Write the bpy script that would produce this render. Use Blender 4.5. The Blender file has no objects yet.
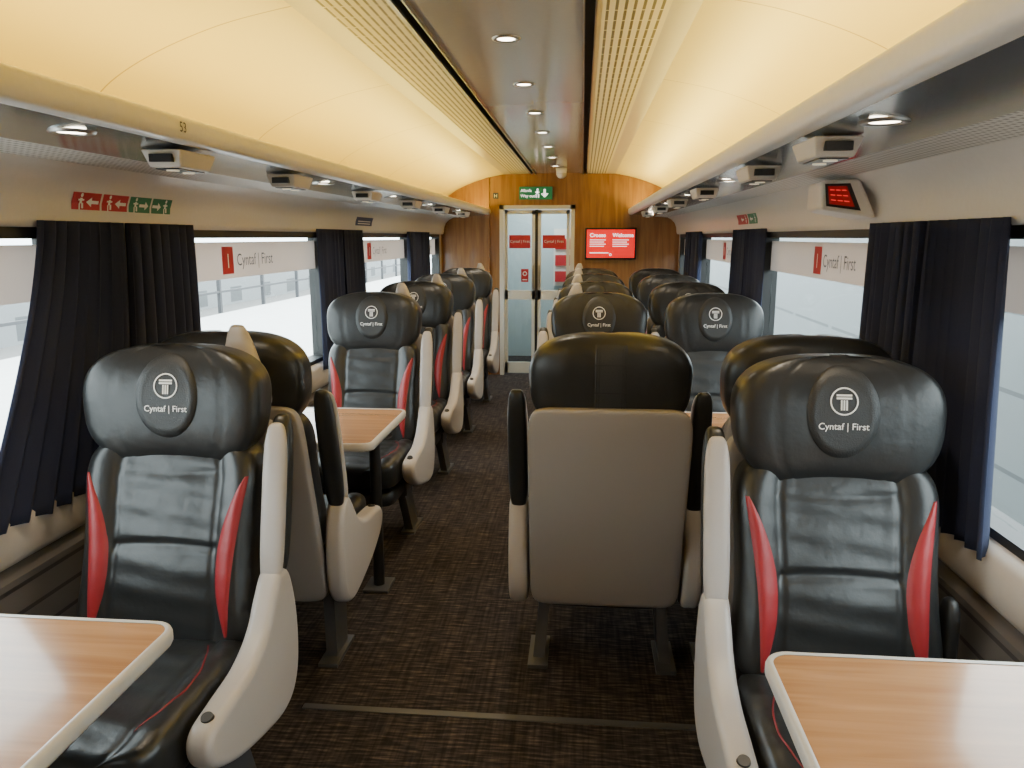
import bpy, math, random
from mathutils import Vector, Matrix
random.seed(4)
sc = bpy.context.scene
COL = sc.collection

# ------------------------------------------------------------------ materials
def new_mat(name):
    m = bpy.data.materials.new(name); m.use_nodes = True
    nt = m.node_tree
    return m, nt, nt.nodes['Principled BSDF']

def setin(b, k, v):
    if k in b.inputs: b.inputs[k].default_value = v

def c4(c): return (c[0], c[1], c[2], 1.0)

def simple(name, col, rough=.5, metal=0., bump=0., bscale=60., var=0., coat=0., emis=None, estr=0., spec=None, detail=3, dist=.01):
    m, nt, b = new_mat(name)
    setin(b, 'Base Color', c4(col)); setin(b, 'Roughness', rough); setin(b, 'Metallic', metal)
    if coat: setin(b, 'Coat Weight', coat); setin(b, 'Coat Roughness', .12)
    if spec is not None: setin(b, 'Specular IOR Level', spec)
    if emis: setin(b, 'Emission Color', c4(emis)); setin(b, 'Emission Strength', estr)
    tc = nt.nodes.new('ShaderNodeTexCoord')
    nz = nt.nodes.new('ShaderNodeTexNoise'); nz.inputs['Scale'].default_value = bscale; nz.inputs['Detail'].default_value = detail
    nt.links.new(tc.outputs['Object'], nz.inputs['Vector'])
    if bump:
        bp = nt.nodes.new('ShaderNodeBump'); bp.inputs['Strength'].default_value = bump; bp.inputs['Distance'].default_value = dist
        nt.links.new(nz.outputs['Fac'], bp.inputs['Height']); nt.links.new(bp.outputs['Normal'], b.inputs['Normal'])
    v = var if var else .04
    mx = nt.nodes.new('ShaderNodeMix'); mx.data_type = 'RGBA'
    mx.inputs[6].default_value = c4([x*(1-v) for x in col]); mx.inputs[7].default_value = c4([min(1, x*(1+v)) for x in col])
    nt.links.new(nz.outputs['Fac'], mx.inputs[0]); nt.links.new(mx.outputs[2], b.inputs['Base Color'])
    return m

def ramp(nt, stops):
    r = nt.nodes.new('ShaderNodeValToRGB')
    e = r.color_ramp.elements
    e[0].position = stops[0][0]; e[0].color = c4(stops[0][1])
    e[1].position = stops[-1][0]; e[1].color = c4(stops[-1][1])
    for p, c in stops[1:-1]:
        x = e.new(p); x.color = c4(c)
    return r

def wood(name, c1, c2, scale, rough=.35, coat=.3):
    m, nt, b = new_mat(name)
    tc = nt.nodes.new('ShaderNodeTexCoord'); mp = nt.nodes.new('ShaderNodeMapping')
    mp.inputs['Scale'].default_value = scale
    nz = nt.nodes.new('ShaderNodeTexNoise'); nz.inputs['Scale'].default_value = 1.0; nz.inputs['Detail'].default_value = 6; nz.inputs['Distortion'].default_value = .6
    nt.links.new(tc.outputs['Object'], mp.inputs['Vector']); nt.links.new(mp.outputs['Vector'], nz.inputs['Vector'])
    r = ramp(nt, [(.3, c1), (.5, [(a+b_)/2 for a, b_ in zip(c1, c2)]), (.7, c2)])
    nt.links.new(nz.outputs['Fac'], r.inputs['Fac']); nt.links.new(r.outputs['Color'], b.inputs['Base Color'])
    setin(b, 'Roughness', rough); setin(b, 'Coat Weight', coat); setin(b, 'Coat Roughness', .1)
    return m

def slots_mat(name, base, dark, fx, fy, tx=.45, ty=.85, axis=('X', 'Y'), rough=.5):
    m, nt, b = new_mat(name)
    tc = nt.nodes.new('ShaderNodeTexCoord'); sp = nt.nodes.new('ShaderNodeSeparateXYZ')
    nt.links.new(tc.outputs['Object'], sp.inputs[0])
    def fr(ax, f, th):
        a = nt.nodes.new('ShaderNodeMath'); a.operation = 'MULTIPLY'; a.inputs[1].default_value = f
        nt.links.new(sp.outputs[ax], a.inputs[0])
        c = nt.nodes.new('ShaderNodeMath'); c.operation = 'FRACT'; nt.links.new(a.outputs[0], c.inputs[0])
        d = nt.nodes.new('ShaderNodeMath'); d.operation = 'LESS_THAN'; d.inputs[1].default_value = th
        nt.links.new(c.outputs[0], d.inputs[0]); return d
    p, q = fr(axis[0], fx, tx), fr(axis[1], fy, ty)
    mm = nt.nodes.new('ShaderNodeMath'); mm.operation = 'MULTIPLY'
    nt.links.new(p.outputs[0], mm.inputs[0]); nt.links.new(q.outputs[0], mm.inputs[1])
    mx = nt.nodes.new('ShaderNodeMix'); mx.data_type = 'RGBA'
    mx.inputs[6].default_value = c4(base); mx.inputs[7].default_value = c4(dark)
    nt.links.new(mm.outputs[0], mx.inputs[0]); nt.links.new(mx.outputs[2], b.inputs['Base Color'])
    setin(b, 'Roughness', rough)
    return m

M = {}
M['leather'] = simple('black_leather', (.019, .020, .021), .34, bump=.15, bscale=24, var=.15, detail=9, dist=.012)
M['leather2'] = simple('black_leather_cover', (.025, .026, .027), .44, bump=.16, bscale=300)
M['red'] = simple('red_leather', (.30, .018, .024), .42, bump=.15, bscale=40, detail=8)
M['pipe'] = simple('dark_red_piping', (.20, .012, .018), .45)
M['shell'] = simple('beige_plastic', (.45, .412, .392), .34, bump=.03, bscale=400)
M['taupe'] = simple('taupe_back_panel', (.30, .264, .242), .48, bump=.06, bscale=500)
M['blackp'] = simple('black_plastic', (.015, .015, .016), .4)
M['steel'] = simple('dark_painted_steel', (.10, .10, .105), .4, metal=.4)
M['white'] = simple('white_print', (.85, .85, .83), .6)
M['offwhite'] = simple('offwhite_panel', (.78, .745, .69), .32, bump=.02)
M['cream'] = simple('cream_panel', (.60, .55, .49), .42)
M['ledge'] = simple('ledge_plastic', (.58, .525, .475), .4)
M['under'] = simple('glossy_grey_underside', (.43, .475, .50), .16, metal=.75)
M['ceil'] = simple('glossy_ceiling_panel', (.44, .40, .37), .16, metal=.35)
M['ceilside'] = simple('ceiling_side_panel', (.52, .465, .40), .30)
M['dark'] = simple('dark_gap', (.012, .012, .012), .6)
M['heater'] = slots_mat('grey_ribbed_lower_wall', (.13, .118, .113), (.04, .037, .037), 14, 1, .16, 2.0, axis=('Z', 'Y'))
M['perf'] = slots_mat('slotted_grille', (.74, .66, .45), (.16, .13, .07), 38, 9, .34, .93)
M['perf2'] = slots_mat('perforated_grille', (.70, .68, .64), (.32, .30, .27), 55, 45, .5, .5)
M['curtain'] = simple('navy_curtain_fabric', (.020, .026, .060), .95, bump=.3, bscale=500, var=.25)
M['table'] = wood('oak_laminate', (.34, .165, .070), (.47, .25, .115), (2.2, 42, 3), .24, .5)
M['edge'] = simple('pale_grey_table_edge', (.52, .50, .48), .35)
M['woodwall'] = wood('honey_wood_veneer', (.22, .092, .026), (.36, .175, .058), (26, 26, 2.2), .38, .25)
M['frame'] = simple('door_frame_paint', (.68, .67, .62), .4)
M['rubber'] = simple('black_rubber', (.012, .012, .012), .5)
M['letter'] = simple('grey_lettering', (.05, .045, .05), .5)
M['vinyl_red'] = simple('red_print', (.48, .018, .026), .5)
M['green'] = simple('green_print', (.02, .24, .10), .5, emis=(.02, .35, .14), estr=.15)
M['stgreen'] = simple('green_sticker_print', (.03, .20, .11), .5)
M['navy'] = simple('navy_print', (.02, .04, .14), .5)
M['screen'] = simple('red_screen', (.5, .01, .015), .3, emis=(.9, .015, .015), estr=1.1)
M['screenw'] = simple('white_screen_text', (.9, .9, .9), .4, emis=(1, .9, .9), estr=1.8)
M['redled'] = simple('dark_red_display', (.10, .01, .01), .25, emis=(.5, .01, .01), estr=.3)
M['redseg'] = simple('red_led_segments', (.5, .02, .02), .25, emis=(1, .03, .03), estr=.9)
M['lamp'] = simple('lamp_lens', (1, .9, .75), .4, emis=(1, .86, .66), estr=16)
M['lampdim'] = simple('reading_lens', (.5, .45, .35), .3, emis=(1, .85, .6), estr=.5)
M['metal'] = simple('brushed_metal', (.45, .44, .42), .3, metal=.9)
M['vest'] = simple('vestibule_panel', (.50, .58, .60), .5)
M['concrete'] = simple('platform_paving', (.74, .73, .71), .9, bump=.2, bscale=6, var=.12)
M['gravel'] = simple('track_ballast', (.22, .21, .20), .95, bump=.6, bscale=20, var=.4)
M['greywall'] = slots_mat('grey_outside_cladding', (.155, .175, .18), (.075, .085, .09), .45, 1.3, .92, .06, axis=('Y', 'Z'), rough=.5)
M['farwall'] = slots_mat('station_brickwork', (.26, .27, .275), (.12, .125, .13), .33, .9, .35, .55, axis=('Y', 'Z'), rough=.7)
M['paint'] = simple('platform_line_paint', (.26, .25, .24), .8)
M['fence'] = simple('dark_fence_paint', (.05, .05, .055), .6)
M['cove'] = slots_mat('cream_cove_panel', (.80, .68, .30), (.46, .34, .12), 1/1.15, 1, .006, 2.0, axis=('Y', 'X'), rough=.40)

def vinyl():
    m, nt, b = new_mat('taupe_window_vinyl')
    out = nt.nodes['Material Output']
    setin(b, 'Base Color', (.46, .385, .34, 1)); setin(b, 'Roughness', .6)
    tl = nt.nodes.new('ShaderNodeBsdfTranslucent'); tl.inputs[0].default_value = (.42, .33, .28, 1)
    mx = nt.nodes.new('ShaderNodeMixShader'); mx.inputs[0].default_value = .26
    nt.links.new(b.outputs[0], mx.inputs[1]); nt.links.new(tl.outputs[0], mx.inputs[2]); nt.links.new(mx.outputs[0], out.inputs['Surface'])
    return m
M['vinyl'] = vinyl()

# carpet
def carpet():
    m, nt, b = new_mat('striated_carpet')
    tc = nt.nodes.new('ShaderNodeTexCoord')
    def nz(scale, det, sd):
        mp = nt.nodes.new('ShaderNodeMapping'); mp.inputs['Scale'].default_value = scale; mp.inputs['Location'].default_value = (sd, sd, 0)
        n = nt.nodes.new('ShaderNodeTexNoise'); n.inputs['Scale'].default_value = 1; n.inputs['Detail'].default_value = det
        nt.links.new(tc.outputs['Object'], mp.inputs['Vector']); nt.links.new(mp.outputs['Vector'], n.inputs['Vector']); return n
    a = nz((12, 100, 1), 2, 0); c = nz((75, 4, 1), 3, 5)
    r1 = ramp(nt, [(.42, (.024, .021, .022)), (.56, (.056, .046, .043)), (.72, (.122, .097, .084))])
    nt.links.new(a.outputs['Fac'], r1.inputs['Fac'])
    r2 = ramp(nt, [(.35, (.55, .52, .53)), (.65, (1.2, 1.15, 1.12))])
    nt.links.new(c.outputs['Fac'], r2.inputs['Fac'])
    mx = nt.nodes.new('ShaderNodeMix'); mx.data_type = 'RGBA'; mx.blend_type = 'MULTIPLY'; mx.inputs[0].default_value = 1
    nt.links.new(r1.outputs['Color'], mx.inputs[6]); nt.links.new(r2.outputs['Color'], mx.inputs[7])
    nt.links.new(mx.outputs[2], b.inputs['Base Color']); setin(b, 'Roughness', .9); setin(b, 'Specular IOR Level', .2)
    bp = nt.nodes.new('ShaderNodeBump'); bp.inputs['Strength'].default_value = .4; bp.inputs['Distance'].default_value = .004
    nt.links.new(a.outputs['Fac'], bp.inputs['Height']); nt.links.new(bp.outputs['Normal'], b.inputs['Normal'])
    return m
M['carpet'] = carpet()

def glass():
    m, nt, b = new_mat('thin_clear_glass')
    out = nt.nodes['Material Output']
    tr = nt.nodes.new('ShaderNodeBsdfTransparent'); tr.inputs[0].default_value = (.91, .96, .95, 1)
    gl = nt.nodes.new('ShaderNodeBsdfGlossy'); gl.inputs['Roughness'].default_value = .02
    mx = nt.nodes.new('ShaderNodeMixShader'); mx.inputs[0].default_value = .05
    nt.links.new(tr.outputs[0], mx.inputs[1]); nt.links.new(gl.outputs[0], mx.inputs[2]); nt.links.new(mx.outputs[0], out.inputs['Surface'])
    return m
M['glass'] = glass()

# ------------------------------------------------------------------ helpers
def mesh(name, verts, faces, mats, smooth=False, midx=None):
    me = bpy.data.meshes.new(name)
    me.from_pydata([tuple(v) for v in verts], [], [tuple(f) for f in faces])
    for m in (mats if isinstance(mats, (list, tuple)) else [mats]): me.materials.append(m)
    if midx: me.polygons.foreach_set('material_index', midx)
    if smooth: me.polygons.foreach_set('use_smooth', [True]*len(me.polygons))
    me.update(); return me

def obj(name, me, parent=None, loc=(0, 0, 0), rot=(0, 0, 0)):
    o = bpy.data.objects.new(name, me); COL.objects.link(o)
    o.location = loc; o.rotation_euler = rot
    if parent: o.parent = parent
    return o

def top(o, label, cat, group=None):
    o['label'] = label; o['category'] = cat
    if group: o['group'] = group
    return o

def empty(name, loc=(0, 0, 0), rz=0):
    o = bpy.data.objects.new(name, None); o.empty_display_size = .1
    COL.objects.link(o); o.location = loc; o.rotation_euler = (0, 0, rz); return o

def box_geo(x0, x1, y0, y1, z0, z1):
    v = [(x0, y0, z0), (x1, y0, z0), (x1, y1, z0), (x0, y1, z0), (x0, y0, z1), (x1, y0, z1), (x1, y1, z1), (x0, y1, z1)]
    f = [(3, 2, 1, 0), (4, 5, 6, 7), (0, 1, 5, 4), (1, 2, 6, 5), (2, 3, 7, 6), (3, 0, 4, 7)]
    return v, f

def join(geos):
    V, F = [], []
    for v, f in geos:
        n = len(V); V += list(v); F += [tuple(i+n for i in q) for q in f]
    return V, F

def boxes(name, bl, mat):
    V, F = join([box_geo(*b) for b in bl]); return mesh(name, V, F, mat)

def bevel(o, w, seg=3):
    b = o.modifiers.new('bevel', 'BEVEL'); b.width = w; b.segments = seg; b.limit_method = 'ANGLE'; b.angle_limit = math.radians(40); b.harden_normals = True
    for p in o.data.polygons: p.use_smooth = True
    return o

def strip_profile(name, pts, y0, y1, mats, idx=None, smooth=False, ny=1):
    V = []; F = []
    for j in range(ny+1):
        y = y0+(y1-y0)*j/ny
        V += [(p[0], y, p[1]) for p in pts]
    n = len(pts); mi = []
    for j in range(ny):
        for i in range(n-1):
            F.append((j*n+i, j*n+i+1, (j+1)*n+i+1, (j+1)*n+i)); mi.append(idx[i] if idx else 0)
    return mesh(name, V, F, mats, smooth, mi)

def catmull(P, n=8, closed=True):
    out = []; N = len(P)
    for i in range(N if closed else N-1):
        p0, p1, p2, p3 = [P[(i+k-1) % N] if closed else P[min(max(i+k-1, 0), N-1)] for k in range(4)]
        for j in range(n):
            t = j/n
            out.append(tuple(.5*((2*b)+(-a+c)*t+(2*a-5*b+4*c-d)*t*t+(-a+3*b-3*c+d)*t**3) for a, b, c, d in zip(p0, p1, p2, p3)))
    return out

def extr_x(name, prof, x0, x1, mat, r=.012):
    """profile (y,z) closed, lofted along x with rounded shoulders"""
    n = len(prof)
    area = sum(prof[i][0]*prof[(i+1) % n][1]-prof[(i+1) % n][0]*prof[i][1] for i in range(n))
    sg = 1 if area > 0 else -1
    nor = []
    for i in range(n):
        a, b = prof[i-1], prof[(i+1) % n]
        dx, dy = b[0]-a[0], b[1]-a[1]; L = math.hypot(dx, dy) or 1
        nor.append((-dy/L*sg, dx/L*sg))
    L = []
    for k in range(6):
        a = k/5*math.pi/2
        L.append((x0+r*(1-math.cos(a)), r*(1-math.sin(a))))
    L2 = [(x1-(x-x0), i) for x, i in reversed(L)]
    V, F = [], []
    for x, ins in L+L2:
        V += [(x, p[0]+nn[0]*ins, p[1]+nn[1]*ins) for p, nn in zip(prof, nor)]
    m = len(L+L2)
    for j in range(m-1):
        for i in range(n):
            i2 = (i+1) % n; F.append((j*n+i, j*n+i2, (j+1)*n+i2, (j+1)*n+i))
    F.append(tuple(range(n))[::-1]); F.append(tuple((m-1)*n+i for i in range(n)))
    me = mesh(name, V, F, mat, True)
    me.polygons[-1].use_smooth = False; me.polygons[-2].use_smooth = False
    return me

def cyl_geo(r0, r1, z0, z1, n=20, cx=0, cy=0):
    V = []
    for r, z in ((r0, z0), (r1, z1)):
        V += [(cx+r*math.cos(2*math.pi*i/n), cy+r*math.sin(2*math.pi*i/n), z) for i in range(n)]
    F = [(i, (i+1) % n, n+(i+1) % n, n+i) for i in range(n)]
    F += [tuple(range(n))[::-1], tuple(range(n, 2*n))]
    return V, F

class Pad:
    """upholstered pad: long axis a, width x, thickness b"""
    def __init__(s, a0, a1, W, BC, T, p=4, q=6, qt=3, front=None, N=40, M=40, x0=0, mp=None):
        s.a0, s.a1, s.W, s.BC, s.T, s.p, s.q, s.qt = a0, a1, W, BC, T, p, q, qt
        s.front = front or (lambda sx, a: 0); s.N, s.M, s.x0 = N, M, x0
        s.mp = mp or (lambda x, a, b: (x, b, a))
    def tt(s, a): return max(-1, min(1, 2*(a-s.a0)/(s.a1-s.a0)-1))
    def wid(s, a):
        t = abs(s.tt(a)); return s.W(a)*max(1e-4, (1-t**s.q))**(1/s.q)
    def thk(s, a):
        t = abs(s.tt(a)); return s.T(a)*max(1e-4, (1-t**s.qt))**(1/s.qt)
    def b(s, x, a, side=-1):
        w = s.wid(a); sx = max(-1, min(1, (x-s.x0)/w))
        h = s.thk(a)*(1-abs(sx)**s.p)**(1/s.p)
        return s.BC(a)+side*h/2-(s.front(sx, a) if side < 0 else 0)
    def build(s, name, mat):
        V, F = [], []
        for j in range(s.M+1):
            t = math.sin(math.pi/2*(-1+2*j/s.M))*.9995
            a = s.a0+(t+1)/2*(s.a1-s.a0); w = s.wid(a)
            for i in range(s.N+1):
                sx = math.sin(math.pi/2*(-1+2*i/s.N)); V.append(s.mp(s.x0+sx*w, a, s.b(s.x0+sx*w, a, -1)))
            for i in range(s.N-1, 0, -1):
                sx = math.sin(math.pi/2*(-1+2*i/s.N)); V.append(s.mp(s.x0+sx*w, a, s.b(s.x0+sx*w, a, 1)))
        R = 2*s.N
        for j in range(s.M):
            for i in range(R):
                F.append((j*R+i, j*R+(i+1) % R, (j+1)*R+(i+1) % R, (j+1)*R+i))
        F.append(tuple(range(R))[::-1]); F.append(tuple(s.M*R+i for i in range(R)))
        return mesh(name, V, F, mat, True)
    def strip(s, name, pts, mat, off=.004, side=-1, K=8, up=None):
        V, F = [], []
        for x, a, w in pts:
            for k in range(K+1):
                u = -1+2*k/K; xx = x+u*w/2
                puff = off*math.sqrt(max(0, 1-u*u))-.001
                V.append(s.mp(xx, a, s.b(xx, a, side)+side*puff))
        for j in range(len(pts)-1):
            for k in range(K):
                n = K+1; F.append((j*n+k, j*n+k+1, (j+1)*n+k+1, (j+1)*n+k))
        return mesh(name, V, F, mat, True)

def text2d(s, size, align='LEFT', offset=0., sx=1.):
    cu = bpy.data.curves.new('t', 'FONT'); cu.body = s; cu.size = size; cu.align_x = align; cu.resolution_u = 3; cu.offset = offset
    o = bpy.data.objects.new('t', cu); COL.objects.link(o)
    dg = bpy.context.evaluated_depsgraph_get(); dg.update()
    me = bpy.data.meshes.new_from_object(o.evaluated_get(dg))
    V = [(v.co.x*sx, v.co.y) for v in me.vertices]; F = [tuple(p.vertices) for p in me.polygons]
    bpy.data.objects.remove(o); bpy.data.curves.remove(cu); bpy.data.meshes.remove(me)
    return V, F

def rect2d(x0, x1, y0, y1): return [(x0, y0), (x1, y0), (x1, y1), (x0, y1)], [(0, 1, 2, 3)]
def ring2d(cx, cy, r0, r1, n=40):
    V = []
    for r in (r0, r1): V += [(cx+r*math.cos(2*math.pi*i/n), cy+r*math.sin(2*math.pi*i/n)) for i in range(n)]
    return V, [(i, (i+1) % n, n+(i+1) % n, n+i) for i in range(n)]
def shift(g, dx, dy): return [(x+dx, y+dy) for x, y in g[0]], g[1]
def mapmesh(name, g, f, mat): return mesh(name, [f(x, y) for x, y in g[0]], g[1], mat)

def structure(o): o['kind'] = 'structure'; return o

Y0, Y1 = -1.6, 8.37     # carriage extent

# ------------------------------------------------------------------ camera
a = math.asin(.0903); p = math.acos(.9822)
Rv = Vector((math.cos(a), math.sin(a), 0)); Fv = Vector((-math.sin(a)*math.cos(p), math.cos(a)*math.cos(p), -math.sin(p)))
Uv = Rv.cross(Fv)
cam = bpy.data.cameras.new('camera'); cam.sensor_width = 36; cam.lens = 769/1024*36; cam.clip_start = .02
co = bpy.data.objects.new('camera', cam); COL.objects.link(co)
mw = Matrix((Rv, Uv, -Fv)).transposed().to_4x4(); mw.translation = (.26, 0, 1.5)
co.matrix_world = mw; sc.camera = co

# ------------------------------------------------------------------ room shell
o = obj('floor', boxes('floor', [(-1.32, 1.32, Y0, 9.8, -.06, 0)], M['carpet'])); structure(o)
o = obj('trim_1', boxes('trim', [(-.62, .68, 2.175, 2.203, 0, .005)], M['steel'])); structure(o); bevel(o, .002, 1)

wins = [(-1.35, -.12), (.42, 2.18), (2.72, 4.48), (5.02, 6.78), (7.30, 8.22)]
WZ0, WZ1 = .78, 1.53
for sgn, side in ((-1, 'left'), (1, 'right')):
    bl = []
    def xb(xa, xc): return (min(sgn*xa, sgn*xc), max(sgn*xa, sgn*xc))
    X = xb(1.27, 1.34)
    bl.append((*X, Y0, Y1, -.05, WZ0)); bl.append((*X, Y0, Y1, WZ1, 1.86))
    ys = [Y0]+[v for w in wins for v in w]+[Y1]
    for i in range(0, len(ys), 2): bl.append((*X, ys[i], ys[i+1], WZ0, WZ1))
    o = obj('wall_'+side, boxes('wall', bl, M['cream'])); structure(o)
    pr = [(sgn*1.268, .63), (sgn*1.235, .60), (sgn*1.225, .45), (sgn*1.22, .12), (sgn*1.18, .10), (sgn*1.18, 0)]
    o = obj('baseboard_'+side, strip_profile('base', pr, Y0, Y1, M['heater'])); structure(o)
    pr = [(sgn*1.272, .785), (sgn*1.245, .775), (sgn*1.232, .755), (sgn*1.228, .70), (sgn*1.232, .655), (sgn*1.24, .64), (sgn*1.268, .635)]
    o = obj('trim_%d' % (2 if sgn < 0 else 3), strip_profile('ledge', pr, Y0, Y1, M['ledge'], smooth=True)); structure(o)
    pr = [(sgn*1.272, 1.525), (sgn*1.245, 1.53), (sgn*1.238, 1.55), (sgn*1.232, 1.60), (sgn*1.215, 1.645), (sgn*1.18, 1.68), (sgn*1.14, 1.70)]
    o = obj('trim_%d' % (4 if sgn < 0 else 5), strip_profile('pelmet', pr, Y0, Y1, M['offwhite'], smooth=True)); structure(o)
    cv = [(sgn*x, z) for x, z in catmull([(1.275, 1.80), (1.235, 1.87), (1.15, 1.955), (1.0, 2.035), (.80, 2.105), (.60, 2.148)], 6, False)+[(.585, 2.150)]]
    cv = [(sgn*1.28, 1.72)]+cv
    o = obj('trim_%d' % (6 if sgn < 0 else 7), strip_profile('cove', cv, Y0, Y1, M['cove'], smooth=True)); structure(o)
    rack = obj('luggage_rack', strip_profile('rack_underside', [(sgn*1.0, 1.712), (sgn*.90, 1.722), (sgn*.765, 1.735)], Y0, Y1, M['under'], smooth=True))
    top(rack, 'full-length overhead luggage rack with glossy grey underside above windows', 'luggage rack', 'overhead luggage racks')
    pr = catmull([(sgn*.775, 1.734), (sgn*.742, 1.735), (sgn*.731, 1.75), (sgn*.729, 1.772), (sgn*.736, 1.792), (sgn*.755, 1.796), (sgn*.775, 1.788), (sgn*.778, 1.76)], 5)
    pr.append(pr[0])
    obj('lip', strip_profile('rack_lip', pr, Y0, Y1, M['offwhite'], smooth=True), rack)
    obj('shelf', strip_profile('rack_shelf', [(sgn*.775, 1.742), (sgn*1.27, 1.735)], Y0, Y1, M['ceilside']), rack)
    obj('grille', strip_profile('rack_grille', [(sgn*1.145, 1.70), (sgn*1.0, 1.712)], Y0, Y1, M['perf2']), rack)

    for k, (ya, yb) in enumerate(wins):
        F = boxes('frame', [(*xb(1.262, 1.345), ya-.0, ya+.03, WZ0, WZ1), (*xb(1.262, 1.345), yb-.03, yb, WZ0, WZ1),
                            (*xb(1.262, 1.345), ya, yb, WZ0, WZ0+.025), (*xb(1.262, 1.345), ya, yb, WZ1-.035, WZ1)], M['rubber'])
        w = obj('window_%d' % (k+1+(0 if sgn < 0 else 5)), F); structure(w)
        obj('window_pane', boxes('pane', [(*xb(1.312, 1.318), ya+.03, yb-.03, WZ0+.025, WZ1-.025)], M['glass']), w)
        obj('vinyl_band', strip_profile('band', [(sgn*1.305, 1.318), (sgn*1.305, 1.478)], ya+.03, yb-.03, M['vinyl']), w)
        cy = (ya+yb)/2
        if k >= 1:
            start = cy-.34 if sgn < 0 else cy+.03
            f = (lambda u, v, st=start, s=sgn: (s*1.302, st+(-s)*u, v))
            obj('red_emblem', mapmesh('emblem', rect2d(0, .11, 1.338, 1.458), f, M['vinyl_red']), w)
            f2 = (lambda u, v, st=start, s=sgn: (s*1.3, st+(-s)*u, v))
            obj('numeral', mapmesh('num', shift(text2d('1', .09, 'CENTER'), .055, 1.365), f2, M['white']), w)
            obj('lettering', mapmesh('txt', shift(text2d('Cyntaf | First', .078), .14, 1.372), f2, M['letter']), w)

# ceiling
pts = [(-.587, 2.150), (-.50, 2.152), (-.305, 2.154), (-.285, 2.154), (-.285, 2.20), (-.255, 2.20), (-.255, 2.158), (0, 2.166), (.255, 2.158), (.255, 2.20), (.285, 2.20), (.285, 2.154), (.305, 2.154), (.50, 2.152), (.587, 2.150)]
idx = [0, 1, 0, 2, 2, 2, 3, 3, 2, 2, 2, 0, 1, 0]
o = obj('ceiling', strip_profile('ceiling', pts, Y0, Y1, [M['ceilside'], M['perf'], M['dark'], M['ceil']], idx)); structure(o)
for n, x in enumerate((-.288, -.252, .252, .288)):
    o = obj('trim_%d' % (8+n), boxes('slotedge', [(x-.003, x+.003, Y0, Y1, 2.145, 2.16)], M['metal'])); structure(o)
o = obj('ceiling_roof', boxes('roof', [(-1.4, 1.4, Y0, 9.9, 2.25, 2.3)], M['cream'])); structure(o)
o = obj('wall_back', boxes('backwall', [(-1.4, 1.4, Y0-.08, Y0, -.05, 2.3)], M['woodwall'])); structure(o)

# end wall with door opening
DX0, DX1, DZ = -.63, .17, 1.83
o = obj('wall_end', boxes('endwall', [(-1.34, DX0, Y1, Y1+.06, -.05, 2.25), (DX1, 1.34, Y1, Y1+.06, -.05, 2.25), (DX0, DX1, Y1, Y1+.06, DZ, 2.25)], M['woodwall'])); structure(o)
o = obj('trim_12', boxes('cornerpost', [(-.78, -.74, Y1-.03, Y1-.001, 0, 2.14)], M['woodwall'])); structure(o)
o = obj('wall_vestibule', boxes('vest', [(-1.0, .6, 9.75, 9.8, 0, 2.2), (-.98, -.9, Y1+.07, 9.75, 0, 2.2), (.45, .53, Y1+.07, 9.75, 0, 2.2)], M['vest'])); structure(o)
d = obj('door_1', boxes('doorframe', [(DX0, DX0+.045, Y1-.03, Y1+.05, 0, DZ), (DX1-.045, DX1, Y1-.03, Y1+.05, 0, DZ), (DX0, DX1, Y1-.03, Y1+.05, DZ-.04, DZ)], M['frame'])); structure(d)
for lx0, lx1 in ((DX0+.05, -.250), (-.220, DX1-.05)):
    leaf = obj('door_leaf', boxes('leaf', [(lx0, lx0+.035, Y1, Y1+.03, .02, DZ-.045), (lx1-.035, lx1, Y1, Y1+.03, .02, DZ-.045),
        (lx0, lx1, Y1, Y1+.03, .02, .14), (lx0, lx1, Y1, Y1+.03, DZ-.09, DZ-.045), (lx0, lx1, Y1, Y1+.03, .83, .93)], M['frame']), d)
    obj('glass', boxes('g', [(lx0+.03, lx1-.03, Y1+.012, Y1+.018, .1, DZ-.05)], M['glass']), leaf)
    f = lambda u, v: (u, Y1+.008, v)
    f2 = lambda u, v: (u, Y1+.006, v)
    obj('sign', mapmesh('s', rect2d(lx0+.05, lx1-.05, 1.38, 1.52), f, M['vinyl_red']), leaf)
    obj('lettering', mapmesh('s', shift(text2d('Cyntaf | First', .04, 'CENTER'), (lx0+lx1)/2, 1.44), f2, M['white']), leaf)
    obj('handle', boxes('h', [(lx1-.025 if lx0 < -.4 else lx0+.01, lx1-.01 if lx0 < -.4 else lx0+.025, Y1-.03, Y1-.001, .95, 1.2)], M['metal']), leaf)
obj('door_gap', boxes('gap', [(-.250, -.220, Y1-.004, Y1+.03, .02, DZ-.045)], M['rubber']), d)
obj('warning_sticker', mapmesh('s', rect2d(-.40, -.32, 1.02, 1.16), lambda u, v: (u, Y1+.007, v), M['vinyl_red']), d)
obj('warning_mark', mapmesh('s', join([ring2d(-.36, 1.11, .015, .024), rect2d(-.385, -.335, 1.04, 1.05)]), lambda u, v: (u, Y1+.005, v), M['white']), d)
lr = empty('leaflet_rack', (.02, 9.70, 0)); top(lr, 'wall-hung rack of red leaflets beyond the glazed door', 'leaflet rack')
obj('panel', boxes('lr', [(-.12, .14, 0, .04, .9, 1.6)], M['offwhite']), lr)
for i in range(3): obj('leaflet', boxes('lf', [(-.10, .12, -.03, -.005, .95+.2*i, 1.08+.2*i)], M['vinyl_red']), lr)

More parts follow.
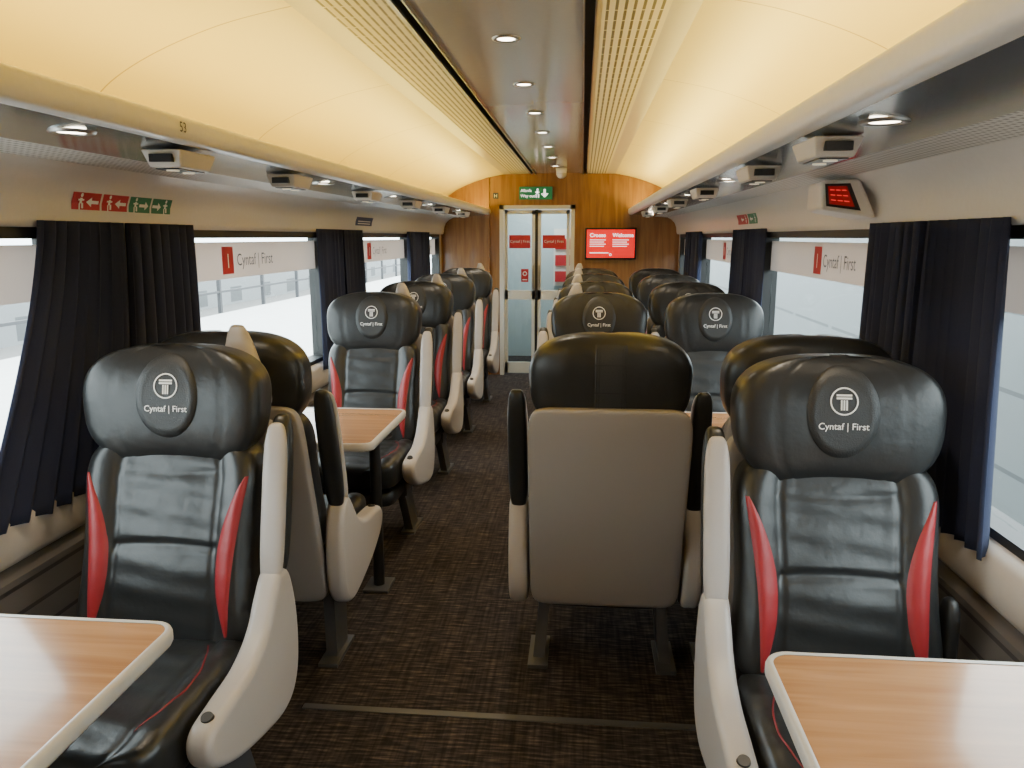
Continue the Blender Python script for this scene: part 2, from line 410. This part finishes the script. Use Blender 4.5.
# exit sign
e = empty('exit_sign', (-.245, Y1-.02, 1.89)); top(e, 'green illuminated exit sign with white arrow above door', 'exit sign')
b = obj('housing', boxes('h', [(-.175, .175, -.012, .018, 0, .13)], M['green']), e); bevel(b, .004, 2)
f = lambda u, v: (u, -.014, v)
obj('lettering', mapmesh('t', shift(text2d('Allanfa', .043), -.16, .077), f, M['screenw']), e)
obj('lettering', mapmesh('t', shift(text2d('Way out', .043), -.16, .022), f, M['screenw']), e)
obj('arrow', mapmesh('t', ([(.085, .105), (.105, .105), (.105, .06), (.135, .06), (.095, .02), (.055, .06), (.085, .06)], [(0, 1, 2, 6), (6, 2, 3, 4), (6, 4, 5)]), f, M['screenw']), e)
obj('running_figure', mapmesh('t', join([ring2d(.02, .10, 0.001, .01), rect2d(.01, .025, .055, .088), rect2d(-.005, .04, .07, .078), rect2d(.0, .012, .02, .055), rect2d(.024, .036, .02, .055)]), f, M['screenw']), e)
pq = obj('door_plaque', boxes('p', [(-.70, -.645, Y1-.012, Y1-.001, 1.90, 1.96)], M['navy'])); top(pq, 'small dark square plaque on wood above the door corner', 'sign')
obj('lettering', mapmesh('t', shift(text2d('H', .05, 'CENTER'), -.672, 1.912), lambda u, v: (u, Y1-.014, v), M['white']), pq)
# information screen
s_ = empty('information_screen', (.552, Y1, 1.43)); top(s_, 'wall-mounted information screen showing white text on red', 'screen')
b = obj('bezel', boxes('b', [(-.27, .27, -.045, 0, -.165, .165)], M['blackp']), s_); bevel(b, .006, 2)
obj('display', mapmesh('d', rect2d(-.252, .252, -.147, .147), lambda u, v: (u, -.0465, v), M['screen']), s_)
g = [shift(text2d('Croeso', .055, offset=.001), -.22, .07), shift(text2d('Welcome', .055, offset=.001), .02, .07)]
for r in range(4):
    g.append(rect2d(-.22, -.05-.02*(r % 2), .036-.022*r, .042-.022*r)); g.append(rect2d(.02, .19-.02*(r % 2), .036-.022*r, .042-.022*r))
g.append(rect2d(-.22, -.02, -.10, -.092)); g.append(ring2d(.0, -.115, .008, .013, 16))
obj('screen_text', mapmesh('t', join(g), lambda u, v: (u, -.048, v), M['screenw']), s_)
c = empty('ceiling_camera', (.04, 7.75, 2.158)); top(c, 'small white security camera housing hanging from ceiling', 'security camera')
obj('mount', mesh('m', *cyl_geo(.05, .055, -.05, 0), M['offwhite'], True), c)
V, F = [], []
for j in range(7):
    t = j/6*math.pi/2; r = .05*math.cos(t)+.001; z = -.05-.05*math.sin(t)
    V += [(r*math.cos(2*math.pi*i/16), r*math.sin(2*math.pi*i/16), z) for i in range(16)]
for j in range(6):
    for i in range(16): F.append((j*16+i, j*16+(i+1) % 16, (j+1)*16+(i+1) % 16, (j+1)*16+i))
obj('dome', mesh('dome', V, F, M['cream'], True), c)

# ------------------------------------------------------------------ downlights
def disc_mesh(name, r, z, mat, n=24):
    return mesh(name, [(r*math.cos(2*math.pi*i/n), r*math.sin(2*math.pi*i/n), z) for i in range(n)], [tuple(range(n))[::-1]], mat)
V, F = [], []
prof = [(.030, -.001), (.033, -.006), (.046, -.006), (.050, 0.0)]
for r, z in prof: V += [(r*math.cos(2*math.pi*i/28), r*math.sin(2*math.pi*i/28), z) for i in range(28)]
for j in range(3):
    for i in range(28): F.append((j*28+i, j*28+(i+1) % 28, (j+1)*28+(i+1) % 28, (j+1)*28+i))
me_bez = mesh('bezel', V, F, M['metal'], True); me_len = disc_mesh('lens', .031, -.003, M['lamp'])
def lamp(loc, e, lab, grp, size=.05, spread=2.2):
    d = empty('downlight', loc); top(d, lab, 'ceiling light', grp)
    obj('bezel', me_bez, d); obj('lens', me_len, d)
    L = bpy.data.lights.new('downlight_lamp', 'AREA'); L.shape = 'DISK'; L.size = size; L.energy = e; L.color = (1, .84, .62); L.spread = spread
    lo = bpy.data.objects.new('downlight_lamp', L); COL.objects.link(lo); lo.parent = d; lo.location = (0, 0, -.012)
for i in range(7):
    lamp((-.012, 2.78+.80*i, 2.1655), 2.6, 'small round recessed downlight in the glossy ceiling panel', 'ceiling downlights')
for sgn in (-1, 1):
    for y in (.4, 1.65, 3.3, 4.5, 5.6, 6.9):
        lamp((sgn*.85, y, 1.7265), 1.6, 'round spotlight recessed in the luggage rack underside', 'rack spotlights')

def taper_box(x0, x1, y0, y1, z0, z1, k):
    v, f = box_geo(x0, x1, y0, y1, z0, z1)
    cx, cy = (x0+x1)/2, (y0+y1)/2
    v = [((cx+(q[0]-cx)*k, cy+(q[1]-cy)*k, q[2]) if q[2] == z0 else q) for q in v]
    return v, f
rm = mesh('housing', *taper_box(-.055, .055, -.10, .10, -.045, 0, .78), M['cream'])
rp = mesh('panel', *box_geo(-.032, .032, -.07, .07, -.048, -.044), M['blackp'])
rl = [mesh('lens', *cyl_geo(.016, .016, -.051, -.047, 16, 0, yy), M['lampdim']) for yy in (-.042, .042)]
rf = mesh('vent', *box_geo(-.03, .03, -.103, -.088, -.032, -.012), M['blackp'])
for sgn in (-1, 1):
    for y in ((2.06, 2.86, 3.9, 4.9, 5.95, 7.05) if sgn < 0 else (1.94, 2.66, 3.8, 4.85, 5.9, 7.0)):
        d = empty('reading_light', (sgn*.825, y+.0, 1.722)); top(d, 'beige twin reading light unit under the luggage rack', 'reading light', 'reading light units')
        h = obj('housing', rm, d); bevel(h, .006, 2); obj('panel', rp, d); obj('vent', rf, d)
        for q in rl: obj('lens', q, d)

o = obj('seat_number', mapmesh('t', shift(text2d('53', .035, 'CENTER'), 1.90, 1.754), lambda u, v: (-.7265, u, v), M['rubber']))
top(o, 'small dark seat number printed on the rack edge', 'sign')

def pel(sgn, u, v, off):
    z = v
    P = [(1.238, 1.55), (1.232, 1.60), (1.215, 1.645)]
    if z < 1.60: x = P[0][0]+(P[1][0]-P[0][0])*(z-1.55)/.05
    else: x = P[1][0]+(P[2][0]-P[1][0])*(z-1.60)/.045
    return (sgn*(x-off), u, z)
def sticker(sgn, ya, yb, za, zb, mat, lab, icons):
    zm = 1.60 if za < 1.60 < zb else (za+zb)/2
    V = [pel(sgn, y, z, .002) for z in (za, zm, zb) for y in (ya, yb)]
    s = obj('safety_sticker', mesh('st', V, [(0, 1, 3, 2), (2, 3, 5, 4)], mat)); top(s, lab, 'sign', 'safety stickers above windows')
    obj('pictogram', mapmesh('ic', icons, lambda u, v: pel(sgn, u, v, .0035), M['white']), s)
def arrow2d(cx, cy, w, h, left=False, up=None):
    s = -1 if left else 1
    return [(cx-s*w/2, cy-h*.14), (cx+s*w*.1, cy-h*.14), (cx+s*w*.1, cy-h*.4), (cx+s*w/2, cy), (cx+s*w*.1, cy+h*.4), (cx+s*w*.1, cy+h*.14), (cx-s*w/2, cy+h*.14)], [(0, 1, 5, 6), (2, 3, 4), (1, 2, 3), (1, 3, 5), (3, 4, 5)]
def man2d(cx, z0, k):
    return join([ring2d(cx, z0+.042*k, .0005, .006*k, 12), rect2d(cx-.006*k, cx+.005*k, z0+.018*k, z0+.034*k), rect2d(cx-.014*k, cx+.014*k, z0+.026*k, z0+.031*k), rect2d(cx-.009*k, cx-.003*k, z0, z0+.018*k), rect2d(cx+.003*k, cx+.012*k, z0+.004*k, z0+.02*k)])
sticker(-1, 2.18, 2.315, 1.58, 1.630, M['vinyl_red'], 'red emergency sticker with white pictogram on pelmet', join([man2d(2.22, 1.58, 1), arrow2d(2.275, 1.603, .06, .035, True)]))
sticker(-1, 2.325, 2.46, 1.58, 1.630, M['vinyl_red'], 'red emergency sticker with white pictogram on pelmet', join([man2d(2.36, 1.58, 1), arrow2d(2.42, 1.603, .06, .035, True)]))
sticker(-1, 2.47, 2.595, 1.58, 1.630, M['stgreen'], 'green escape route sticker with white running figure', join([man2d(2.505, 1.58, 1), arrow2d(2.555, 1.603, .055, .035)]))
sticker(-1, 2.605, 2.73, 1.58, 1.630, M['stgreen'], 'green escape route sticker with white arrow', join([arrow2d(2.635, 1.603, .055, .035), man2d(2.69, 1.58, 1)]))
sticker(-1, 5.05, 5.45, 1.575, 1.63, M['navy'], 'dark blue notice sticker on pelmet', join([rect2d(5.1, 5.4, 1.60, 1.606), rect2d(5.1, 5.4, 1.585, 1.591)]))
sticker(1, 4.75, 5.05, 1.575, 1.632, M['vinyl_red'], 'red emergency sticker with white pictogram on pelmet', join([man2d(4.80, 1.58, 1), arrow2d(4.9, 1.603, .08, .035)]))
sticker(1, 4.5, 4.73, 1.575, 1.632, M['stgreen'], 'green escape route sticker with white running figure', join([man2d(4.55, 1.58, 1), arrow2d(4.65, 1.603, .08, .035)]))

# red display box on right pelmet
db = empty('display_unit', (1.15, 2.84, 1.560)); top(db, 'white wedge-shaped wall unit with glowing red display', 'display unit')
V = [(-.10, -.12, .03), (.075, -.15, 0), (.075, .12, 0), (-.08, .12, .03), (-.10, -.10, .125), (.02, -.13, .13), (.02, .12, .13), (-.08, .12, .125)]
h = obj('housing', mesh('h', V, [(3, 2, 1, 0), (4, 5, 6, 7), (0, 1, 5, 4), (1, 2, 6, 5), (2, 3, 7, 6), (3, 0, 4, 7)], M['offwhite']), db); bevel(h, .012, 3)
def quadface(P, u, v): 
    a_, b_, c_, d_ = [Vector(q) for q in P]
    return (a_*(1-u)*(1-v)+b_*u*(1-v)+c_*u*v+d_*(1-u)*v)
P = [V[0], V[1], V[5], V[4]]
nrm = Vector((-.16, -.98, .1)).normalized()
def onf(u, v, off): q = quadface(P, u, v)+nrm*off; return tuple(q)
obj('bezel', mesh('bz', [onf(u, v, .004) for u, v in ((.1, .14), (.74, .14), (.70, .88), (.1, .88))], [(0, 1, 2, 3)], M['blackp']), db)
obj('display', mesh('ds', [onf(u, v, .006) for u, v in ((.16, .22), (.64, .22), (.60, .80), (.16, .80))], [(0, 1, 2, 3)], M['redled']), db)
tg = join([rect2d(.2+.13*i, .2+.13*i+.10, y0, y0+.035) for i in range(3) for y0 in (.34, .50, .66)])
obj('display_text', mesh('dt', [onf(u, v, .008) for u, v in tg[0]], tg[1], M['redseg']), db)

# ------------------------------------------------------------------ curtains
def curtain(sgn, ya_t, yb_t, ya_b, yb_b, folds, ph):
    NY, NZ = folds*14, 24
    V, F = [], []
    for j in range(NZ+1):
        t = j/NZ; z = 1.545-t*(1.545-.745)
        ya = ya_t+(ya_b-ya_t)*t**1.3; yb = yb_t+(yb_b-yb_t)*t**1.3
        for i in range(NY+1):
            s = i/NY
            y = ya+(yb-ya)*(s+.012*math.sin(2*math.pi*s*folds*2+ph)*(1-t*.4))
            amp = .014+.004*t+.003*math.sin(s*17+ph)
            x = 1.232-amp*math.sin(2*math.pi*(s*folds)+ph+.5*math.sin(s*6+t*2))-.008*t
            V.append((sgn*x, y, z+.006*math.sin(s*9+ph)*(t > .98)))
    n = NY+1
    for j in range(NZ):
        for i in range(NY): F.append((j*n+i, j*n+i+1, (j+1)*n+i+1, (j+1)*n+i))
    o = obj('curtain', mesh('curtain', V, F, M['curtain'], True))
    so = o.modifiers.new('thick', 'SOLIDIFY'); so.thickness = .002
    top(o, 'navy pleated fabric curtain hanging beside the train window', 'curtain', 'navy window curtains')
curtain(-1, 2.02, 2.43, 1.64, 2.32, 8, .3); curtain(-1, 2.44, 2.86, 2.36, 2.84, 7, 1.7)
curtain(1, 1.88, 2.32, 1.80, 2.28, 8, .3); curtain(1, 2.33, 2.73, 2.30, 2.73, 7, 1.7)
for sgn in (-1, 1):
    for c0 in (4.75, 7.02):
        curtain(sgn, c0-.44, c0, c0-.46, c0, 6, .8+c0); curtain(sgn, c0, c0+.44, c0, c0+.46, 6, 2.1+c0)

# ------------------------------------------------------------------ seat meshes
g = lambda x, s: math.exp(-(x/s)**2)
def back_front(sx, a):
    sd = .026*g((abs(sx)-.86), .22)
    lum = .014*g(a-.60, .12)*(1-abs(sx)**2)
    gr = -.007*g(abs(sx)-.60, .035)
    if abs(sx) < .62: gr -= .010*g(a-(.700-.02*sx*sx), .008)
    if abs(sx) < .62: gr -= .003*g(a-(.875+.03*sx*sx), .008)
    wr = .0018*math.sin(a*90+sx*3)*g(abs(sx)-.3, .3)
    return sd+lum+gr+wr
BACK = Pad(.42, .965, lambda a: .232+.018*g(a-.45, .12)+.012*g(a-.92, .12), lambda a: .062+(a-.45)*.27, lambda a: .125, p=5, q=6, qt=4, front=back_front, N=64, M=84)
HEAD = Pad(.890, 1.214, lambda a: .249+.07*(a-1.06), lambda a: .195+(a-.95)*.12, lambda a: .150, p=3.2, q=2.8, qt=2.6, front=lambda sx, a: .030*abs(sx)**2.4-.0015*g(abs(sx)-.62, .03), N=52, M=44)
SHELL = Pad(.262, .992, lambda a: .250, lambda a: .142+(a-.45)*.27, lambda a: .055, p=9, q=12, qt=7, front=None, N=36, M=40)
def cush_front(sx, a):
    return .020*g(abs(sx)-.9, .25)-.006*g(abs(sx)-.66, .04)+.0015*math.sin(a*70+sx*4)-(.006*g(a+.20, .008) if abs(sx) < .66 else 0)
CUSH = Pad(-.47, .06, lambda a: .245, lambda a: -.395+.02*(a+.2), lambda a: .15, p=5, q=8, qt=4, front=cush_front, N=56, M=56, mp=lambda x, a, b: (x, a, -b))
PAN = Pad(-.43, .10, lambda a: .225, lambda a: -.28, lambda a: .10, p=6, q=8, qt=4, N=20, M=20, mp=lambda x, a, b: (x, a, -b))

me_back = BACK.build('backrest', M['leather']); me_head = HEAD.build('headrest', M['leather'])
me_shell = SHELL.build('rear_panel', M['taupe']); me_cush = CUSH.build('seat_cushion', M['leather']); me_pan = PAN.build('seat_pan', M['blackp'])

def red_ins(sg):
    pts = []
    for j in range(31):
        t = j/30; z = .48+t*.40
        x = .186+.034*t*t-.020*math.sin(math.pi*t)
        w = .050*math.sin(math.pi*min(1, max(0, .02+.96*t)))**.75+.002
        pts.append((sg*x, z, w))
    return BACK.strip('red_insert', pts, M['red'], off=.007)
me_red = [red_ins(-1), red_ins(1)]
def red_pipe(sg):
    pts = [(sg*(.150+.055*math.sin(j/24*math.pi*.9)), -.03-.36*(j/24), .005) for j in range(25)]
    return CUSH.strip('piping', pts, M['pipe'], off=.004)
me_pipe = [red_pipe(-1), red_pipe(1)]
V, F = [], []
OA, OB, OZ = .086, .112, 1.085
NR, NT = 8, 40
for r in range(NR+1):
    rr = r/NR
    for k in range(NT):
        th = 2*math.pi*k/NT; x = OA*rr*math.cos(th); z = OZ+OB*rr*math.sin(th)
        off = .0045 if r < NR else -.002
        if r == NR-1: rr2 = .96; x = OA*rr2*math.cos(th); z = OZ+OB*rr2*math.sin(th); off = .0070
        V.append((x, HEAD.b(x, z)-off, z))
for r in range(NR):
    for k in range(NT): F.append((r*NT+k, r*NT+(k+1) % NT, (r+1)*NT+(k+1) % NT, (r+1)*NT+k))
me_oval = mesh('head_cover', V, F, M['leather2'], True)
lg = [ring2d(0, 1.113, .0295, .033, 36), rect2d(-.018, .018, 1.125, 1.1295), rect2d(-.018, .018, 1.118, 1.1225)]
for k in (-1, 0, 1): lg.append(rect2d(k*.0062-.002, k*.0062+.002, 1.092, 1.116))
me_logo = mapmesh('emblem', join(lg), lambda u, v: (u, HEAD.b(u, v)-.0075, v), M['white'])
me_txt = mapmesh('lettering', shift(text2d('Cyntaf | First', .0225, 'CENTER', offset=.0002), 0, 1.046), lambda u, v: (u, HEAD.b(u, v)-.0075, v), M['white'])
me_strap = HEAD.strip('rear_strap', [(0, .93+.255*j/24, .10) for j in range(25)], M['leather2'], off=.006, side=1, K=12)
V, F = [], []
for c_, x in enumerate((-.034, .034, -.042, .042)):
    for j in range(31):
        z = .935+.24*j/30
        for dx in (-.0012, .0012): V.append((x+dx, HEAD.b(x, z, 1)+.0068, z))
    for j in range(30):
        n = c_*62+j*2; F.append((n, n+1, n+3, n+2))
V2, F2 = [], []
for zz in (1.04, 1.125):
    n = len(V2)
    for k in range(13):
        x = -.048+.096*k/12
        for dz in (-.002, .002): V2.append((x, HEAD.b(x, zz, 1)+.0072, zz+dz))
    for k in range(12): F2.append((n+2*k, n+2*k+1, n+2*k+3, n+2*k+2))
VV, FF = join([(V, F), (V2, F2)])
me_stitch = mesh('stitching', VV, FF, M['blackp'])

side_prof = catmull([(.115, .615), (.150, .50), (.150, .36), (.11, .275), (.03, .245), (-.10, .265), (-.24, .305), (-.345, .36), (-.372, .415), (-.345, .455), (-.26, .468), (-.14, .482), (-.05, .525), (.01, .595), (.06, .638)], 6)
ARM = {}
for sg in (-1, 1):
    xc = sg*.290
    shell_m = extr_x('side_shell', side_prof, xc-.032, xc+.032, M['shell'], .020)
    A = Pad(.585, 1.015, lambda a: .032, lambda a: .055+(a-.6)*.24, lambda a: .034, p=3, q=4, qt=3, N=16, M=26, x0=xc)
    B = Pad(.60, 1.03, lambda a: .032, lambda a: .094+(a-.6)*.24, lambda a: .055, p=3, q=4, qt=3, N=16, M=26, x0=xc)
    Vb, Fb = cyl_geo(.016, .013, 0, .012, 20)
    R = Matrix.Rotation(math.radians(20), 4, 'X')
    Vb = [tuple(R @ Vector(v)+Vector((xc, -.315, .457))) for v in Vb]
    btn = mesh('button', Vb, Fb, M['blackp'], False)
    ARM[sg] = (shell_m, A.build('armrest', M['shell']), B.build('arm_pad', M['leather']), btn)
def leg_geo(s):
    x, xf = s*.20, s*.225
    V = [(xf-.02, -.03, 0), (xf+.02, -.03, 0), (xf+.02, .09, 0), (xf-.02, .09, 0), (x-.02, -.12, .27), (x+.02, -.12, .27), (x+.02, .03, .27), (x-.02, .03, .27)]
    V = [(v[0], v[1]-.06, v[2]) for v in V]
    F = [(3, 2, 1, 0), (4, 5, 6, 7), (0, 1, 5, 4), (1, 2, 6, 5), (2, 3, 7, 6), (3, 0, 4, 7)]
    return V, F
me_leg = {s: mesh('leg', *join([leg_geo(s), box_geo(s*.225-.035, s*.225+.035, -.13, .08, 0, .014)]), M['steel']) for s in (-1, 1)}
me_beam = boxes('beam', [(-.235, .235, -.17, -.03, .22, .28)], M['steel'])
GH = {}
for sg in (-1, 1):
    Pd = Pad(1.02, 1.255, lambda a: .080-.058*((a-1.02)/.235)**1.2, lambda a: .315+(a-1.1)*.1, lambda a: .05, p=3, q=6, qt=3, N=20, M=24, x0=0)
    me = Pd.build('grab_handle', M['shell'])
    for v in me.vertices: v.co.x += sg*(.145-.12*(v.co.z-1.02))
    GH[sg] = me
me_wallarm = Pad(.44, .655, lambda a: .018, lambda a: .06, lambda a: .07, p=3, q=4, qt=3, N=16, M=20, x0=0).build('wall_armrest', M['blackp'])
for v in me_wallarm.vertices: v.co.x += .258

def seat(x, y, away, arms, grab=None, wallarm=False, label=None):
    s = empty('passenger_armchair', (x, y, 0), math.pi if away else 0)
    top(s, label or 'black leather train seat with red side inserts and winged headrest', 'seat', 'first class train seats')
    obj('backrest', me_back, s); h = obj('headrest', me_head, s); obj('rear_panel', me_shell, s)
    obj('seat_cushion', me_cush, s); obj('seat_pan', me_pan, s)
    for m in me_red: obj('red_insert', m, s)
    for m in me_pipe: obj('piping', m, s)
    if away:
        obj('rear_strap', me_strap, h); obj('stitching', me_stitch, h)
    hc = obj('head_cover', me_oval, h); obj('emblem', me_logo, h); obj('lettering', me_txt, h)
    for k in (-1, 1): obj('leg', me_leg[k], s)
    obj('beam', me_beam, s)
    for k in arms:
        sh, A, B, bt = ARM[k]
        q = obj('side_shell', sh, s); q['label'] = 'beige moulded plastic side shell'
        obj('button', bt, q)
        ar = obj('armrest', A, s); ar['label'] = 'raised armrest with beige underside'; obj('arm_pad', B, ar)
    if grab:
        q = obj('grab_handle', GH[grab], s); q['label'] = 'beige grab handle at the shoulder'
    if wallarm: obj('wall_armrest', me_wallarm, s)
    return s

LF = 'black leather train seat facing the table, beige armrest raised'
LA = 'train seat seen from behind, taupe rear panel and black headrest'
seat(-.833, 1.77, False, (1,), grab=1, label='black leather single seat with red inserts beside near table')
seat(-.84, 2.50, True, (-1,), label=LA)
for y in (3.80, 4.82, 5.88, 7.05): seat(-.835, y, False, (1,), grab=1, label=LF)
seat(.890, 1.73, False, (-1,), wallarm=True, label='black leather window seat with red inserts behind wooden table')
seat(.350, 2.56, True, (-1, 1), label=LA)
seat(.940, 2.56, True, (), label=LA)
for y in (3.86, 4.88, 5.94, 7.05):
    seat(.350, y, False, (-1, 1), grab=-1, label=LF); seat(.940, y, False, (), label='black leather window seat with red side inserts and winged headrest')

# ------------------------------------------------------------------ tables
def rrect(x0, x1, y0, y1, r, n=8):
    P = []
    for cx, cy, a0 in ((x1-r, y1-r, 0), (x0+r, y1-r, 90), (x0+r, y0+r, 180), (x1-r, y0+r, 270)):
        for k in range(n+1):
            t = math.radians(a0+90*k/n); P.append((cx+r*math.cos(t), cy+r*math.sin(t)))
    return P
def table(xa, xw, y0, y1, label, legx):
    x0, x1 = min(xa, xw), max(xa, xw); Z = .725
    t = empty('train_table', ((x0+x1)/2, (y0+y1)/2, 0)); top(t, label, 'table', 'seat bay tables')
    hx, hy = (x1-x0)/2, (y1-y0)/2
    P = rrect(-hx+.014, hx-.014, -hy+.014, hy-.014, .036); n = len(P)
    V = [(p_[0], p_[1], Z-.02) for p_ in P]+[(p_[0], p_[1], Z) for p_ in P]
    F = [tuple(range(n))[::-1], tuple(range(n, 2*n))]+[(i, (i+1) % n, n+(i+1) % n, n+i) for i in range(n)]
    obj('table_top', mesh('top', V, F, M['table']), t)
    sec = [(.014, .001), (.008, .003), (.003, .001), (0, -.006), (0, -.022), (.004, -.030), (.014, -.034), (.03, -.034)]
    V, F = [], []
    for ins, dz in sec:
        V += [(q[0], q[1], Z+dz) for q in rrect(-hx+ins, hx-ins, -hy+ins, hy-ins, .05-ins)]
    for j in range(len(sec)-1):
        for i in range(n): F.append((j*n+i, j*n+(i+1) % n, (j+1)*n+(i+1) % n, (j+1)*n+i))
    obj('edge_trim', mesh('edge', V, F, M['edge'], True), t)
    obj('underside', boxes('und', [(-hx+.03, hx-.03, -hy+.03, hy-.03, Z-.034, Z-.021)], M['blackp']), t)
    lx = legx-(x0+x1)/2
    obj('leg', mesh('leg', *join([cyl_geo(.024, .024, .012, Z-.03, 24, lx, 0), cyl_geo(.075, .03, Z-.05, Z-.034, 24, lx, 0)]), M['blackp'], False), t)
    b_ = obj('foot', boxes('foot', [(lx-.055, lx+.055, -.07, .07, 0, .014)], M['steel']), t); bevel(b_, .004, 2)
    return t
table(-.545, -1.222, .69, 1.39, 'wood laminate table with pale rounded edge by near seat', -.64)
table(.610, 1.222, .69, 1.385, 'wood laminate table with pale rounded edge at window seat', .72)
table(-.525, -1.222, 2.76, 3.38, 'wood laminate table between facing single seats', -.60)
table(.10, 1.222, 2.84, 3.44, 'wide wood laminate table between facing double seats', .25)

# ------------------------------------------------------------------ outside
o = obj('ground', boxes('ground', [(-60, 60, -40, 60, -1.35, -1.2)], M['gravel'])); structure(o)
o = obj('platform', boxes('plat', [(-8.1, -1.75, -30, 50, -1.2, -.25)], M['concrete'])); top(o, 'pale concrete station platform outside the windows', 'platform')
obj('painted_line', boxes('line', [(-2.35, -2.27, -30, 50, -.25, -.248)], M['paint']), o)
obj('tactile_paving', boxes('tact', [(-2.85+.12*i, -2.80+.12*i, -30, 50, -.25, -.244) for i in range(3)], M['paint']), o)
fb = empty('platform_fence', (-8.25, 0, -1.2)); top(fb, 'dark metal railing fence along the platform edge', 'fence')
obj('rail', boxes('rails', [(-.03, .03, -20, 45, 2.0, 2.07), (-.03, .03, -20, 45, 1.40, 1.45)], M['fence']), fb)
pm = boxes('post', [(-.04, .04, -.04, .04, 0, 2.1)], M['fence'])
for i in range(26): obj('post', pm, fb, (0, -20+2.5*i, 0))
o = obj('station_building', boxes('bld', [(-17, -14, -20, 60, -1.2, 1.05)], M['farwall'])); top(o, 'low grey building beyond the station platform fence', 'building')
o = obj('adjacent_wall', boxes('wall', [(4.4, 4.7, -30, 50, -1.2, 1.50)], M['greywall'])); top(o, 'long pale grey clad wall beside the track', 'wall')

# ------------------------------------------------------------------ lights
w = bpy.data.worlds.new('sky'); sc.world = w; w.use_nodes = True
bg = w.node_tree.nodes['Background']; bg.inputs[0].default_value = (.90, .95, 1, 1); bg.inputs[1].default_value = 10.5

def area(name, loc, direction, sx, sy, e, col, spread=3.14):
    L = bpy.data.lights.new(name, 'AREA'); L.shape = 'RECTANGLE'; L.size = sx; L.size_y = sy; L.energy = e; L.color = col; L.spread = spread
    o = bpy.data.objects.new(name, L); COL.objects.link(o); o.location = loc
    z = -Vector(direction).normalized(); y = Vector((0, 1, 0)); x = y.cross(z).normalized()
    m = Matrix((x, y, z)).transposed().to_4x4(); m.translation = loc; o.matrix_world = m
    return o
for sgn in (-1, 1):
    area('cove_light', (sgn*.83, (Y0+Y1)/2, 1.765), (sgn*.10, 0, 1), .05, Y1-Y0-.1, 66, (1, .735, .15))
area('vestibule_light', (-.2, 9.1, 2.2), (0, 0, -1), .6, .6, 28, (.9, .97, 1))
